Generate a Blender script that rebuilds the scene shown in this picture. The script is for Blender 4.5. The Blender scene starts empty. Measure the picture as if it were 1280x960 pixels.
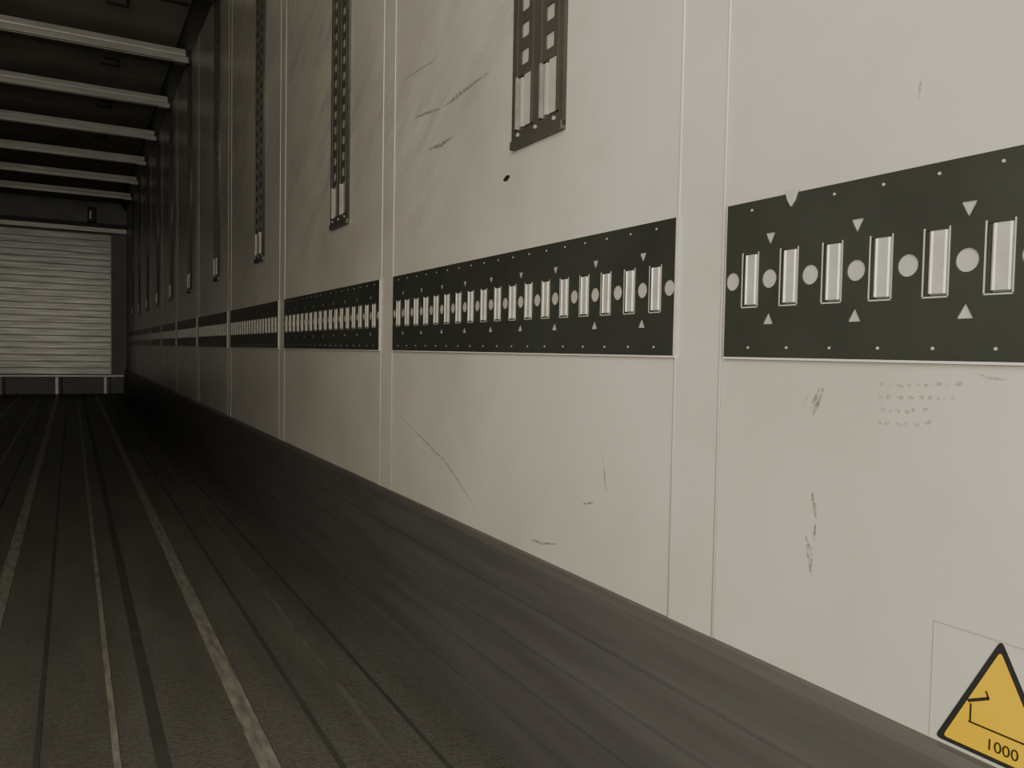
import bpy, bmesh, math, random
from mathutils import Vector, Matrix
random.seed(4)
W=0.70            # camera to right wall (m)
FL=0.0            # floor z
CZ=1.018*W        # camera height
def Z(k): return W+k*W
XR=W; XL=-1.76; YN=-0.75; YE=18.36*W
CEIL=Z(2.95); KICK=Z(-0.487)
scene=bpy.context.scene

# ------------------------------------------------ materials
def mat(name,col,rough=0.5,metal=0.0,noise=0.0,nscale=8.0,stretch=(1,1,1),bump=0.0,bscale=60.0,col2=None,alpha=None):
    m=bpy.data.materials.new(name); m.use_nodes=True
    nt=m.node_tree; N=nt.nodes; L=nt.links
    b=N['Principled BSDF']; b.inputs['Roughness'].default_value=rough; b.inputs['Metallic'].default_value=metal
    tc=N.new('ShaderNodeTexCoord'); mp=N.new('ShaderNodeMapping'); mp.inputs['Scale'].default_value=stretch
    L.new(tc.outputs['Object'],mp.inputs[0])
    nz=N.new('ShaderNodeTexNoise'); nz.inputs['Scale'].default_value=nscale; nz.inputs['Detail'].default_value=6
    L.new(mp.outputs[0],nz.inputs['Vector'])
    cr=N.new('ShaderNodeValToRGB'); cr.color_ramp.elements[0].position=0.3; cr.color_ramp.elements[1].position=0.7
    c2=col2 if col2 else tuple(c*(1-noise) for c in col)
    cr.color_ramp.elements[0].color=(*c2,1); cr.color_ramp.elements[1].color=(*col,1)
    L.new(nz.outputs['Fac'],cr.inputs[0]); L.new(cr.outputs[0],b.inputs['Base Color'])
    if alpha:
        n3=N.new('ShaderNodeTexNoise'); n3.inputs['Scale'].default_value=170; n3.inputs['Detail'].default_value=5
        L.new(tc.outputs['Object'],n3.inputs['Vector'])
        mr=N.new('ShaderNodeMapRange'); mr.inputs['From Min'].default_value=.38; mr.inputs['From Max'].default_value=.62
        mr.inputs['To Min'].default_value=0; mr.inputs['To Max'].default_value=alpha
        L.new(n3.outputs['Fac'],mr.inputs['Value']); L.new(mr.outputs[0],b.inputs['Alpha'])
    if bump>0:
        n2=N.new('ShaderNodeTexNoise'); n2.inputs['Scale'].default_value=bscale; n2.inputs['Detail'].default_value=3
        L.new(mp.outputs[0],n2.inputs['Vector'])
        bp=N.new('ShaderNodeBump'); bp.inputs['Strength'].default_value=bump; bp.inputs['Distance'].default_value=0.003
        L.new(n2.outputs['Fac'],bp.inputs['Height']); L.new(bp.outputs[0],b.inputs['Normal'])
    return m

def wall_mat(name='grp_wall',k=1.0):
    m=bpy.data.materials.new(name); m.use_nodes=True
    nt=m.node_tree; N=nt.nodes; L=nt.links; b=N['Principled BSDF']
    b.inputs['Roughness'].default_value=0.30
    tc=N.new('ShaderNodeTexCoord')
    n1=N.new('ShaderNodeTexNoise'); n1.inputs['Scale'].default_value=1.3; n1.inputs['Detail'].default_value=7; n1.inputs['Roughness'].default_value=.6
    L.new(tc.outputs['Object'],n1.inputs['Vector'])
    r1=N.new('ShaderNodeValToRGB'); e=r1.color_ramp.elements
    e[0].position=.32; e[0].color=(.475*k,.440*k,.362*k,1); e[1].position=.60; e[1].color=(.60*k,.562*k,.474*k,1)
    L.new(n1.outputs['Fac'],r1.inputs[0])
    mp=N.new('ShaderNodeMapping'); mp.vector_type='TEXTURE'
    mp.inputs['Rotation'].default_value=(math.radians(62),0,0)
    mp.inputs['Scale'].default_value=(1,0.10,.5)
    L.new(tc.outputs['Object'],mp.inputs[0])
    n2=N.new('ShaderNodeTexNoise'); n2.inputs['Scale'].default_value=1.5; n2.inputs['Detail'].default_value=7; n2.inputs['Roughness'].default_value=.7
    n2.inputs['Distortion'].default_value=.3
    L.new(mp.outputs[0],n2.inputs['Vector'])
    r2=N.new('ShaderNodeValToRGB'); e=r2.color_ramp.elements
    e[0].position=.45; e[0].color=(0,0,0,1); e[1].position=.76; e[1].color=(1,1,1,1)
    L.new(n2.outputs['Fac'],r2.inputs[0])
    n4=N.new('ShaderNodeTexNoise'); n4.inputs['Scale'].default_value=1.8; L.new(tc.outputs['Object'],n4.inputs['Vector'])
    r4=N.new('ShaderNodeMapRange'); r4.inputs['From Min'].default_value=.34; r4.inputs['From Max'].default_value=.58; L.new(n4.outputs['Fac'],r4.inputs['Value'])
    sx=N.new('ShaderNodeSeparateXYZ'); L.new(tc.outputs['Object'],sx.inputs[0])
    mr=N.new('ShaderNodeMapRange'); mr.inputs['From Min'].default_value=Z(.25); mr.inputs['From Max'].default_value=Z(.9)
    mr.inputs['To Min'].default_value=.08; mr.inputs['To Max'].default_value=.75
    L.new(sx.outputs['Z'],mr.inputs['Value'])
    mu=N.new('ShaderNodeMath'); mu.operation='MULTIPLY'; L.new(r2.outputs[0],mu.inputs[0]); L.new(mr.outputs[0],mu.inputs[1])
    mu2=N.new('ShaderNodeMath'); mu2.operation='MULTIPLY'; L.new(mu.outputs[0],mu2.inputs[0]); L.new(r4.outputs[0],mu2.inputs[1])
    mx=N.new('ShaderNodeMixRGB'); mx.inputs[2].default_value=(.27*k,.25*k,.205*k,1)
    L.new(mu2.outputs[0],mx.inputs[0]); L.new(r1.outputs[0],mx.inputs[1]); L.new(mx.outputs[0],b.inputs['Base Color'])
    n3=N.new('ShaderNodeTexNoise'); n3.inputs['Scale'].default_value=2.5
    L.new(tc.outputs['Object'],n3.inputs['Vector'])
    bp=N.new('ShaderNodeBump'); bp.inputs['Strength'].default_value=.35; bp.inputs['Distance'].default_value=.012
    L.new(n3.outputs['Fac'],bp.inputs['Height']); L.new(bp.outputs[0],b.inputs['Normal'])
    return m

def floor_mat():
    m=bpy.data.materials.new('floor_antislip'); m.use_nodes=True
    nt=m.node_tree; N=nt.nodes; L=nt.links; b=N['Principled BSDF']
    b.inputs['Roughness'].default_value=.5
    tc=N.new('ShaderNodeTexCoord')
    mp=N.new('ShaderNodeMapping'); mp.inputs['Scale'].default_value=(5,.7,1)
    L.new(tc.outputs['Object'],mp.inputs[0])
    n1=N.new('ShaderNodeTexNoise'); n1.inputs['Scale'].default_value=2; n1.inputs['Detail'].default_value=7
    L.new(mp.outputs[0],n1.inputs['Vector'])
    r=N.new('ShaderNodeValToRGB'); e=r.color_ramp.elements
    e[0].position=.3; e[0].color=(.088,.082,.065,1); e[1].position=.75; e[1].color=(.135,.127,.102,1)
    L.new(n1.outputs['Fac'],r.inputs[0])
    ck=N.new('ShaderNodeTexVoronoi'); ck.inputs['Scale'].default_value=140
    L.new(tc.outputs['Object'],ck.inputs['Vector'])
    r3=N.new('ShaderNodeValToRGB'); r3.color_ramp.elements[0].color=(1.2,1.2,1.2,1); r3.color_ramp.elements[1].color=(.65,.65,.65,1)
    L.new(ck.outputs['Distance'],r3.inputs[0])
    mx=N.new('ShaderNodeMixRGB'); mx.blend_type='MULTIPLY'; mx.inputs[0].default_value=.8
    L.new(r.outputs[0],mx.inputs[1]); L.new(r3.outputs[0],mx.inputs[2])
    L.new(mx.outputs[0],b.inputs['Base Color'])
    bp=N.new('ShaderNodeBump'); bp.inputs['Strength'].default_value=.5; bp.inputs['Distance'].default_value=.0015
    L.new(ck.outputs['Distance'],bp.inputs['Height']); L.new(bp.outputs[0],b.inputs['Normal'])
    return m

M_wall=wall_mat(); M_wall2=wall_mat('grp_wall_low_bounce',.45); M_floor=floor_mat()  # second wall copy darkened for the unseen left side, to cut bounced light
M_bead=mat('white_bead',(.68,.64,.55),.35,noise=.08)
M_ceil=mat('ceiling_grey',(.42,.40,.32),.6,noise=.35,nscale=2)
M_kick=mat('kickboard',(.125,.117,.103),.45,.15,noise=.28,nscale=3,stretch=(1,.6,10),bump=.2,bscale=12)
M_dark=mat('cargo_rail_paint',(.062,.066,.052),.38,.3,noise=.3,nscale=5)
M_dark2=mat('lash_frame',(.13,.122,.096),.42,.3,noise=.3,nscale=6)
M_alu=mat('aluminium',(.64,.61,.53),.40,.6,noise=.25,nscale=6,stretch=(.6,4,4))
M_slot=mat('galvanised_slot',(.62,.585,.49),.36,.25,noise=.2,nscale=40)
M_hole=mat('light_backing',(.47,.445,.37),.5,0,noise=.15,nscale=30)
M_slotdark=mat('slot_dark',(.085,.081,.066),.5,.3,noise=.3)  # dark grey for slot floors, cove, beam brackets and bulkhead header
M_panel=mat('bulkhead_aluminium',(.50,.475,.41),.38,.75,noise=.5,nscale=2.5,stretch=(.8,1,12))
M_panel2=mat('bulkhead_groove',(.24,.23,.20),.45,.5,noise=.3)
M_greyw=mat('end_wall_grey',(.42,.40,.34),.5,noise=.25,nscale=4)
M_black=mat('black',(.02,.02,.02),.6,noise=.2)
M_stripe=mat('worn_aluminium_stripe',(.34,.32,.26),.45,.2,noise=.55,nscale=5,stretch=(14,3,1))
M_stripe2=mat('worn_faint_stripe',(.17,.16,.132),.45,.2,noise=.4,nscale=3,stretch=(10,3,1))
M_groove=mat('floor_groove',(.064,.059,.049),.6,noise=.3)
M_yel=mat('sticker_yellow',(.82,.49,.003),.45,noise=.08)
M_clear=mat('label_edge',(.38,.355,.30),.4,noise=.1)
M_scuff=mat('scuff',(.22,.205,.165),.6,noise=.3,nscale=200,alpha=.75)
M_scuff2=mat('scuff_faint',(.27,.25,.205),.6,noise=.3,nscale=150,alpha=.62)
M_ink=mat('faded_ink',(.33,.31,.26),.6,noise=.3,nscale=150,alpha=.40)

# ------------------------------------------------ mesh builder
class MB:
    def __init__(s): s.bm=bmesh.new(); s.mats=[]
    def mi(s,m):
        if m not in s.mats: s.mats.append(m)
        return s.mats.index(m)
    def box(s,x0,x1,y0,y1,z0,z1,m):
        i=s.mi(m)
        v=[s.bm.verts.new(p) for p in [(x0,y0,z0),(x1,y0,z0),(x1,y1,z0),(x0,y1,z0),(x0,y0,z1),(x1,y0,z1),(x1,y1,z1),(x0,y1,z1)]]
        for f in [(0,3,2,1),(4,5,6,7),(0,1,5,4),(1,2,6,5),(2,3,7,6),(3,0,4,7)]:
            s.bm.faces.new([v[k] for k in f]).material_index=i
    def prism(s,pts,a,b,axis,m,smooth=False):
        i=s.mi(m)
        def P(p,t):
            return {'x':(t,p[0],p[1]),'y':(p[0],t,p[1]),'z':(p[0],p[1],t)}[axis]
        A=[s.bm.verts.new(P(p,a)) for p in pts]; B=[s.bm.verts.new(P(p,b)) for p in pts]
        n=len(pts)
        s.bm.faces.new(A).material_index=i; s.bm.faces.new(B[::-1]).material_index=i
        for k in range(n):
            f=s.bm.faces.new([A[k],B[k],B[(k+1)%n],A[(k+1)%n]]); f.material_index=i; f.smooth=smooth
    def flat(s,pts,x,m):
        i=s.mi(m); f=s.bm.faces.new([s.bm.verts.new((x,p[0],p[1])) for p in pts]); f.material_index=i
    def add_mesh(s,me,m):
        i=s.mi(m); n0=len(s.bm.faces); s.bm.from_mesh(me); s.bm.faces.ensure_lookup_table()
        for f in s.bm.faces[n0:]: f.material_index=i
    def finish(s,name,bevel=0,me=None):
        bmesh.ops.recalc_face_normals(s.bm,faces=s.bm.faces)
        me=bpy.data.meshes.new(name); s.bm.to_mesh(me); s.bm.free()
        for m in s.mats: me.materials.append(m)
        o=bpy.data.objects.new(name,me); scene.collection.objects.link(o)
        if bevel:
            b=o.modifiers.new('b','BEVEL'); b.width=bevel; b.segments=2; b.limit_method='ANGLE'
        return o

def circ(cx,cy,r,n=24): return [(cx+r*math.cos(2*math.pi*k/n),cy+r*math.sin(2*math.pi*k/n)) for k in range(n)]
def rect(x0,x1,y0,y1): return [(x0,y0),(x1,y0),(x1,y1),(x0,y1)]
def rrect(x0,x1,y0,y1,r,n=5):
    out=[]
    for cx,cy,a in [(x1-r,y1-r,0),(x0+r,y1-r,90),(x0+r,y0+r,180),(x1-r,y0+r,270)]:
        for k in range(n+1):
            t=math.radians(a+90*k/n); out.append((cx+r*math.cos(t),cy+r*math.sin(t)))
    return out
def plate(loops,xc,half):
    cu=bpy.data.curves.new('tmp','CURVE'); cu.dimensions='2D'; cu.fill_mode='BOTH'; cu.extrude=half
    for lp in loops:
        sp=cu.splines.new('POLY'); sp.points.add(len(lp)-1)
        for k,p in enumerate(lp): sp.points[k].co=(p[0],p[1],0,1)
        sp.use_cyclic_u=True
    ob=bpy.data.objects.new('tmp',cu); scene.collection.objects.link(ob)
    dg=bpy.context.evaluated_depsgraph_get(); dg.update()
    me=bpy.data.meshes.new_from_object(ob.evaluated_get(dg))
    bpy.data.objects.remove(ob)
    me.transform(Matrix(((0,0,1,xc),(1,0,0,0),(0,1,0,0),(0,0,0,1))))
    return me

# ------------------------------------------------ shell
b=MB(); b.box(XL-.06,XR+.06,YN,YE+.1,-.08,0,M_floor); b.finish('floor')
b=MB(); b.box(XR,XR+.06,YN,YE+.1,0,CEIL,M_wall); b.finish('wall_right')
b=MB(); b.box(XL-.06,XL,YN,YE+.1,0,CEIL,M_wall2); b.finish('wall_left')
b=MB(); b.box(XL,XR,YE,YE+.1,0,CEIL,M_greyw); b.finish('wall_end')
b=MB(); b.box(XL-.06,XR+.06,YN,YE+.1,CEIL,CEIL+.06,M_ceil)
P=1.63*W
y=1.64*W-.5*P
while y<YE:
    b.box(XL+.05,XR-.08,y-.02,y+.02,CEIL-.006,CEIL,M_slotdark); y+=P
b.finish('ceiling')

# floor worn stripes (raised aluminium plank joints)
b=MB()
for X,wd,m in [(.415,.046,M_stripe),(.092,.016,M_stripe),(-.25,.048,M_stripe),(-.53,.018,M_stripe),(-.86,.045,M_stripe),(-1.2,.02,M_stripe),(-1.55,.04,M_stripe),(-1.9,.02,M_stripe),
               (.19,.03,M_groove),(-.08,.012,M_groove),(-.39,.012,M_groove),(.57,.012,M_groove),(.70,.018,M_stripe2),(.80,.01,M_groove)]:
    b.box(X*W-wd*W/2,X*W+wd*W/2,YN,YE-.1,0,.0018,m)
b.finish('trim_1')

# kickboard
def kick(name,s,xw):
    b=MB()
    top=KICK; pts=[(xw,0)]
    n=5; t0=.034; t1=.016
    pts.append((xw-s*t0,0)); 
    for k in range(1,n+1):
        z=top*k/(n+.0)*.97; t=t0+(t1-t0)*k/n
        if k<n:
            pts+= [(xw-s*t,z-.0025),(xw-s*(t-.0025),z-.002),(xw-s*(t-.0025),z+.002),(xw-s*t,z+.0025)]
        else: pts+=[(xw-s*t,z),(xw-s*(t-.006),top)]
    pts.append((xw,top))
    b.prism(pts,YN,YE,'y',M_kick)
    return b.finish(name)
kick('baseboard_right',1,XR); kick('baseboard_left',-1,XL)

# ceiling/wall corner cove
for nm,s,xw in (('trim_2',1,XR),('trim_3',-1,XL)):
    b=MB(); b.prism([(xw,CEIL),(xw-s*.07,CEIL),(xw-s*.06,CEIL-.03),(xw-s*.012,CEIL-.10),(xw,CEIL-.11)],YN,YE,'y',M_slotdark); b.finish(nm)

# wall panel seam strips
NS=11
def seam(name,s,xw):
    b=MB()
    for k in range(-1,NS):
        yc=(1.077+1.63*k+(.005 if k==0 else 0))*W
        y0=yc-.059*W; y1=yc+.059*W
        if y0<YN: continue
        b.box(*sorted((xw,xw-s*.0012)),y0,y1,KICK,CEIL-.11,M_wall if s>0 else M_wall2)
        for yy in (y0,y1):
            r=.0022
            pts=[(xw-s*(.0008+r*.8*math.sin(a)),yy+r*math.cos(a)) for a in [math.pi*j/6 for j in range(7)]]
            b.prism(pts,KICK,CEIL-.11,'z',M_bead,True)
    return b.finish(name)
seam('trim_4',1,XR); seam('trim_5',-1,XL)

# ------------------------------------------------ horizontal cargo rails
zb=Z(.017); zt=Z(.277); L=1.49*W; sp=.081*W; m0=(L-18*sp)/2
zc=Z(.146)
loops=[rect(0,L,zb,zt)]
for i in range(19):
    c=m0+i*sp
    loops.append(circ(c,zc,.0155*W))
    if i%2==1:
        h=.0105*W; bw=.0110*W
        zu=Z(.210); loops.append([(c-bw,zu+h),(c,zu-h),(c+bw,zu+h)][::-1])
        zl=Z(.082); loops.append([(c-bw,zl-h),(c+bw,zl-h),(c,zl+h)])
    if i<18:
        cs=c+sp/2
        loops.append(rect(cs-.0165*W,cs+.0165*W,zc-.043*W,zc+.043*W))
T=.0022
pm=plate(loops,XR-.0050,T/2)
b=MB(); b.add_mesh(pm,M_dark)
b.box(XR-.0039,XR,0.001,L-.001,zb+.001,zt-.001,M_hole)
for i in range(18):
    cs=m0+i*sp+sp/2; h=.041*W
    w0=-.0150*W; w1=.0080*W
    # flat pressed tongue with a narrow rolled edge
    pts=[(XR-.0036,cs+w0),(XR-.0078,cs+w0),(XR-.0090,cs+w0+.0012),(XR-.0086,cs+w1-.0035),(XR-.0100,cs+w1-.0022),(XR-.0092,cs+w1-.0005),(XR-.0060,cs+w1),(XR-.0036,cs+w1)]
    b.prism(pts,zc-h,zc+h,'z',M_slot,False)
    b.box(XR-.0068,XR-.0060,cs-.0180*W,cs-.0165*W,zc-.046*W,zc+.046*W,M_hole)
    b.box(XR-.0068,XR-.0060,cs+.0165*W,cs+.0185*W,zc-.046*W,zc+.046*W,M_hole)
    b.box(XR-.0068,XR-.0060,cs-.0180*W,cs+.0185*W,zc-.0465*W,zc-.0445*W,M_hole)
    b.box(XR-.0042,XR-.0039,cs+.0082*W,cs+.0165*W,zc-.043*W,zc+.043*W,M_slotdark)
    for zz in (Z(.262),Z(.033)):
        b.prism(circ(cs,zz,.0022*W,8),XR-.0070,XR-.005,'x',M_hole)
b.box(XR-.0066,XR,-.0015,0.0,zb-.001,zt+.001,M_hole); b.box(XR-.0066,XR,L,L+.0015,zb-.001,zt+.001,M_hole)
b.box(XR-.0060,XR,-.0015,L+.0015,zb-.0025,zb-.0003,M_bead)
rail=b.finish('cargo_rail')
ks=list(range(-1,NS-1))
first=True
for k in ks:
    y0=(1.14+1.63*k+(.008 if k==-1 else 0))*W
    if y0+L>YE: continue
    if first: o=rail; first=False
    else:
        o=bpy.data.objects.new('cargo_rail',rail.data); scene.collection.objects.link(o)
    o.location.y=y0

# ------------------------------------------------ vertical lashing tracks
zb2=Z(.545); zt2=Z(2.72); HW=.120*W
loops=[rect(-HW,HW,zb2,zt2)]
b=MB()
cols=[(-.103*W,-.014*W),(.014*W,.103*W)]
for (a,c) in cols:
    loops.append(rect(a,c,zb2+.035*W,zt2-.03*W))
b.add_mesh(plate(loops,XR-.004,.0035),M_dark2)
b.box(XR-.002,XR-.0005,-HW+.002,HW-.002,zb2+.002,zt2-.002,M_slotdark)
for (a,c) in cols:
    z0=zb2+.17*W; z1=zt2-.035*W
    lp=[rect(a+.010*W,c-.010*W,z0,z1)]
    z=z0+.025*W
    while z<z1-.05*W:
        lp.append(rrect(a+.026*W,c-.026*W,z,z+.038*W,.006*W,3)); z+=.066*W
    b.add_mesh(plate(lp,XR-.0065,.001),M_dark2)
    b.box(XR-.0035,XR-.002,a+.020*W,c-.020*W,z0,z1,M_hole)
    b.box(XR-.0095,XR-.002,a+.003*W,a+.009*W,z0,z1,M_dark2)
    b.box(XR-.0095,XR-.002,c-.009*W,c-.003*W,z0,z1,M_dark2)
    b.box(XR-.0095,XR-.002,c-.009*W,c-.003*W,zb2+.04*W,z0,M_alu)
    b.box(XR-.0095,XR-.002,a+.003*W,a+.009*W,zb2+.04*W,z0,M_dark2)
    b.box(XR-.0055,XR-.002,a+.012*W,a+.050*W,zb2+.042*W,z0,M_hole)
    b.box(XR-.0080,XR-.002,a+.054*W,a+.064*W,zb2+.042*W,z0-.006*W,M_hole)
b.box(XR-.011,XR-.0005,-HW,HW,zb2-.008*W,zb2+.012*W,M_dark2)
for yy in (-.085*W,0,.085*W):
    b.prism(circ(yy,zb2+.024*W,.005*W,10),XR-.010,XR-.006,'x',M_hole)
tr=b.finish('lashing_track')
first=True
for k in range(0,NS-1):
    yc=(1.655+1.63*k+(.006 if k==0 else 0))*W
    if first: o=tr; first=False
    else:
        o=bpy.data.objects.new('lashing_track',tr.data); scene.collection.objects.link(o)
    o.location.y=yc

# ------------------------------------------------ ceiling beams
bm0=None
for k in range(0,10):
    yc=(1.655+1.63*k)*W
    if yc>YE-.2: continue
    if bm0 is None:
        b=MB()
        za=Z(2.725); zz=Z(2.840); h=.026; zm=(za+zz)/2
        b.prism([(-h,za),(-.006,za),(-.006,za+.004),(.006,za+.004),(.006,za),(h,za),(h,zz),(-h,zz),(-h,zm+.004),(-h+.004,zm+.002),(-h+.004,zm-.002),(-h,zm-.004)],XL+.012,XR-.03,'x',M_alu)
        for xs in (XR-.10,XL+.012):
            b.box(xs,xs+.085,-h-.006,h+.006,za-.008,za+.03,M_alu)
        for xs in (XR-.03,XL+.0):
            b.box(xs,xs+.03,-.02,.02,za-.01,zz,M_slotdark)
        bm0=b.finish('ceiling_beam',.0015); o=bm0
    else:
        o=bpy.data.objects.new('ceiling_beam',bm0.data); scene.collection.objects.link(o)
        mo=o.modifiers.new('b','BEVEL'); mo.width=.0015; mo.segments=2; mo.limit_method='ANGLE'
    o.location.y=yc

# ceiling hooks
hk=None
for k in range(0,8):
    yc=(2.6+1.63*k)*W
    if hk is None:
        b=MB(); x=.37*W
        b.box(x-.05,x+.05,-.012,.012,CEIL-.010,CEIL,M_black)
        b.box(x+.03,x+.045,-.008,.008,CEIL-.045,CEIL-.01,M_black)
        b.box(x-.08,x+.045,-.008,.008,CEIL-.055,CEIL-.043,M_black)
        hk=b.finish('ceiling_hook',.002); o=hk
    else: o=bpy.data.objects.new('ceiling_hook',hk.data); scene.collection.objects.link(o)
    o.location.y=yc

# ------------------------------------------------ front bulkhead
b=MB(); yb=YE-.05
x0=XL+.3; x1=.70*W
zlo=Z(-.60); zhi=Z(2.28)
n=22
for i in range(n):
    a=zlo+(zhi-zlo)*i/n; c=zlo+(zhi-zlo)*(i+1)/n
    b.box(x0,x1,yb,YE-.01,a+.003,c-.003,M_panel)
b.box(x0,x1,yb+.005,YE-.001,zlo,zhi,M_panel2)
b.box(x1,x1+.012,yb-.012,YE-.001,zlo,zhi,M_alu)
b.finish('bulkhead_panel',.002)
b=MB()
b.box(XL+.002,XR-.002,YE-.14,YE-.001,Z(2.31),Z(2.41),M_alu)
b.box(XL+.002,XR-.002,YE-.12,YE-.001,Z(2.42),Z(2.50),M_slotdark)
b.finish('bulkhead_header',.004)
b=MB()
b.box(XL+.05,XR-.04,YE-.06,YE-.001,0,Z(-.65),M_greyw)
for x in (-1.25,-.27,.60,-2.2):
    b.box(x*W-.02,x*W+.02,YE-.085,YE-.06,0,Z(-.65),M_alu)
    b.box(x*W+.05,x*W+.07,YE-.085,YE-.06,0,Z(-.65),M_slotdark)
b.box(XL+.05,XR-.04,YE-.09,YE-.001,Z(-.65),Z(-.61),M_alu)
b.finish('bulkhead_kick_plate',.003)
b=MB()
b.box(.36*W-.05,.36*W+.05,YE-.20,YE-.001,Z(2.50),Z(2.80),M_slotdark)
b.box(.36*W-.035,.36*W+.0,YE-.215,YE-.20,Z(2.55),Z(2.72),M_alu)
b.finish('temperature_sensor_box',.006)

# ------------------------------------------------ warning sticker
def P3(y,z): return (y*W,Z(z))
b=MB()
yc=.529; ya=.079; zt_=-.326; zb_=-.482
def rtri(cy,zt,zb,hw,r):
    A=[Vector((cy,zt)),Vector((cy-hw,zb)),Vector((cy+hw,zb))]; out=[]
    for k in range(3):
        p=A[k]; q=(A[k-1]-p).normalized(); s=(A[(k+1)%3]-p).normalized()
        a=p+q*r; c=p+s*r
        for t in (0,.25,.5,.75,1):
            o=a*(1-t)**2+p*2*t*(1-t)+c*t*t; out.append((o.x*W,Z(o.y)))
    return out
b.prism(rtri(yc,zt_,zb_,ya,.009),XR-.0009,XR,'x',M_black)
b.prism(rtri(yc,zt_+(-.015),zb_+.006,ya-.0115,.006),XR-.0013,XR-.0004,'x',M_yel)
def seg(b,p,q,wd,m,x=XR-.0018,x2=XR-.0008):
    p=Vector(P3(*p)); q=Vector(P3(*q)); d=(q-p).normalized(); n=Vector((-d.y,d.x))*wd*W/2
    b.prism([tuple(p+n),tuple(q+n),tuple(q-n),tuple(p-n)],x,x2,'x',m)
o_=yc-.545
def sg(p,q,wd): seg(b,(p[0]+o_,p[1]-.006),(q[0]+o_,q[1]-.006),wd,M_black)
sg((.580,-.437),(.508,-.437),.0022); sg((.578,-.437),(.578,-.413),.0022)
sg((.582,-.411),(.556,-.398),.004); sg((.556,-.399),(.560,-.390),.0022)
sg((.510,-.437),(.510,-.430),.002)
tcu=bpy.data.curves.new('t','FONT'); tcu.body='1000 l'; tcu.size=.020*W; tcu.extrude=.0003; tcu.align_x='CENTER'
to=bpy.data.objects.new('t',tcu); scene.collection.objects.link(to)
dg=bpy.context.evaluated_depsgraph_get(); dg.update()
tm=bpy.data.meshes.new_from_object(to.evaluated_get(dg)); bpy.data.objects.remove(to)
tm.transform(Matrix(((0,0,-1,XR-.0016),(-1,0,0,(yc-.012)*W),(0,1,0,Z(-.468)),(0,0,0,1))))
b.add_mesh(tm,M_black)
b.finish('warning_sticker')
b=MB()
e=.0012
for p,q in [((.616,-.329),(.42,-.329)),((.616,-.329),(.616,-.484)),((.42,-.329),(.42,-.484))]:
    seg(b,p,q,e,M_clear,XR-.0006,XR)
b.finish('clear_label_border')

# ------------------------------------------------ scuffs, damage (positions as surveyed on the wall)
def YZ(px,py):
    d=px-90.0; return (1287/d-.565, (.035-(py-430)/d)/.872)
b=MB()
def scr(pts,wd,m):
    """flat tapered smear lying on the wall surface"""
    P_=[Vector(P3(*YZ(*p))) for p in pts]
    # resample
    R=[]
    for a,c in zip(P_,P_[1:]):
        for t in (0,.25,.5,.75): R.append(a.lerp(c,t))
    R.append(P_[-1]); n=len(R)
    for k in range(n-1):
        w0=math.sin(math.pi*(k+.15)/(n-.7))*wd*W/2*1.3; w1=math.sin(math.pi*(k+1.15)/(n-.7+.3))*wd*W/2*1.3
        w0=max(w0,wd*W*.12); w1=max(w1,wd*W*.12)
        d=(R[k+1]-R[k]).normalized(); nn=Vector((-d.y,d.x))
        b.flat([tuple(R[k]+nn*w0),tuple(R[k+1]+nn*w1),tuple(R[k+1]-nn*w1),tuple(R[k]-nn*w0)],XR-.0003,m)
scr([(755,562),(758,590),(762,620)],.004,M_scuff2)
scr([(1030,486),(1022,505),(1018,520)],.008,M_scuff2)
scr([(1012,490),(1006,510)],.003,M_scuff2); scr([(1026,484),(1014,512)],.003,M_scuff2)
scr([(1020,615),(1026,650)],.006,M_scuff2); scr([(1014,672),(1020,695),(1022,722)],.008,M_scuff2); scr([(1026,650),(1024,690)],.004,M_scuff2)
scr([(668,677),(682,682),(702,683)],.005,M_scuff2); scr([(732,632),(746,630)],.004,M_scuff)
scr([(515,151),(545,140)],.009,M_scuff2); scr([(550,138),(570,122),(606,95)],.010,M_scuff2); scr([(532,190),(548,184),(562,174)],.010,M_scuff)
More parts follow.
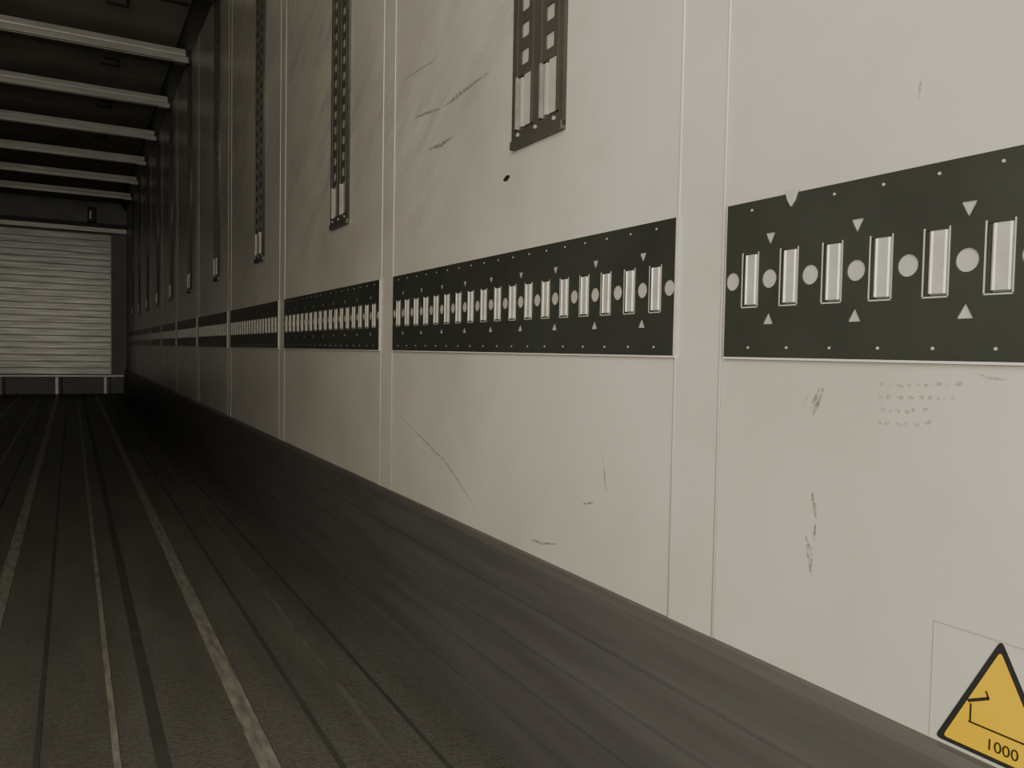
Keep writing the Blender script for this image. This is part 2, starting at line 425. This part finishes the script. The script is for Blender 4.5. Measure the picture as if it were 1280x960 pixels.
scr([(500,105),(540,80)],.007,M_ink); scr([(500,520),(560,580),(600,640)],.007,M_ink); scr([(870,310),(874,330)],.002,M_scuff2)
scr([(1222,468),(1238,474),(1260,476)],.003,M_ink); scr([(1137,100),(1135,130)],.003,M_ink)
scr([(625,228),(633,223)],.012,M_black)
for r in range(4):
    x=1098
    while x<1200-(0 if r<2 else 40):
        scr([(x,482+r*16),(x+random.uniform(5,10),482+r*16+random.uniform(-3,3))],.005,M_ink); x+=random.uniform(9,15)
b.finish('wall_scuff_marks')
b=MB()
y_,z_=YZ(988,248)
b.prism([(y_*W-.009,Z(z_)+.007),(y_*W+.009,Z(z_)+.005),(y_*W+.006,Z(z_)-.004),(y_*W+.001,Z(z_)-.012),(y_*W-.004,Z(z_)-.006)],XR-.0085,XR-.005,'x',M_hole)
b.finish('torn_tape',.0008)

# ------------------------------------------------ light: daylight entering through the open rear doors,
# coming mostly from the left-hand door side so that it rakes onto the right wall
ld=bpy.data.lights.new('daylight_rear_opening','AREA'); ld.shape='RECTANGLE'; ld.size=1.6; ld.size_y=2.0
ld.energy=54; ld.color=(1.0,.965,.885)
lo=bpy.data.objects.new('daylight_rear_opening',ld); scene.collection.objects.link(lo)
lo.location=(-.75,YN+.15,1.3)
d=Vector((.83,.55,-.12)); lo.rotation_euler=d.to_track_quat('-Z','Z').to_euler()
w=bpy.data.worlds.new('World'); scene.world=w; w.use_nodes=True
w.node_tree.nodes['Background'].inputs[0].default_value=(1,.985,.93,1); w.node_tree.nodes['Background'].inputs[1].default_value=1.0

# ------------------------------------------------ camera
cd=bpy.data.cameras.new('camera'); cam=bpy.data.objects.new('camera',cd); scene.collection.objects.link(cam)
cd.sensor_width=36; cd.lens=976/1280*36; cd.clip_start=.01
ey=Vector((-550,50,-976)).normalized(); ex=Vector((1730,8,-976)); ex=(ex-ex.dot(ey)*ey).normalized(); ez=ex.cross(ey)
cam.matrix_world=Matrix.Translation((0,0,CZ)) @ Matrix((ex,ey,ez)).to_4x4()
scene.camera=cam
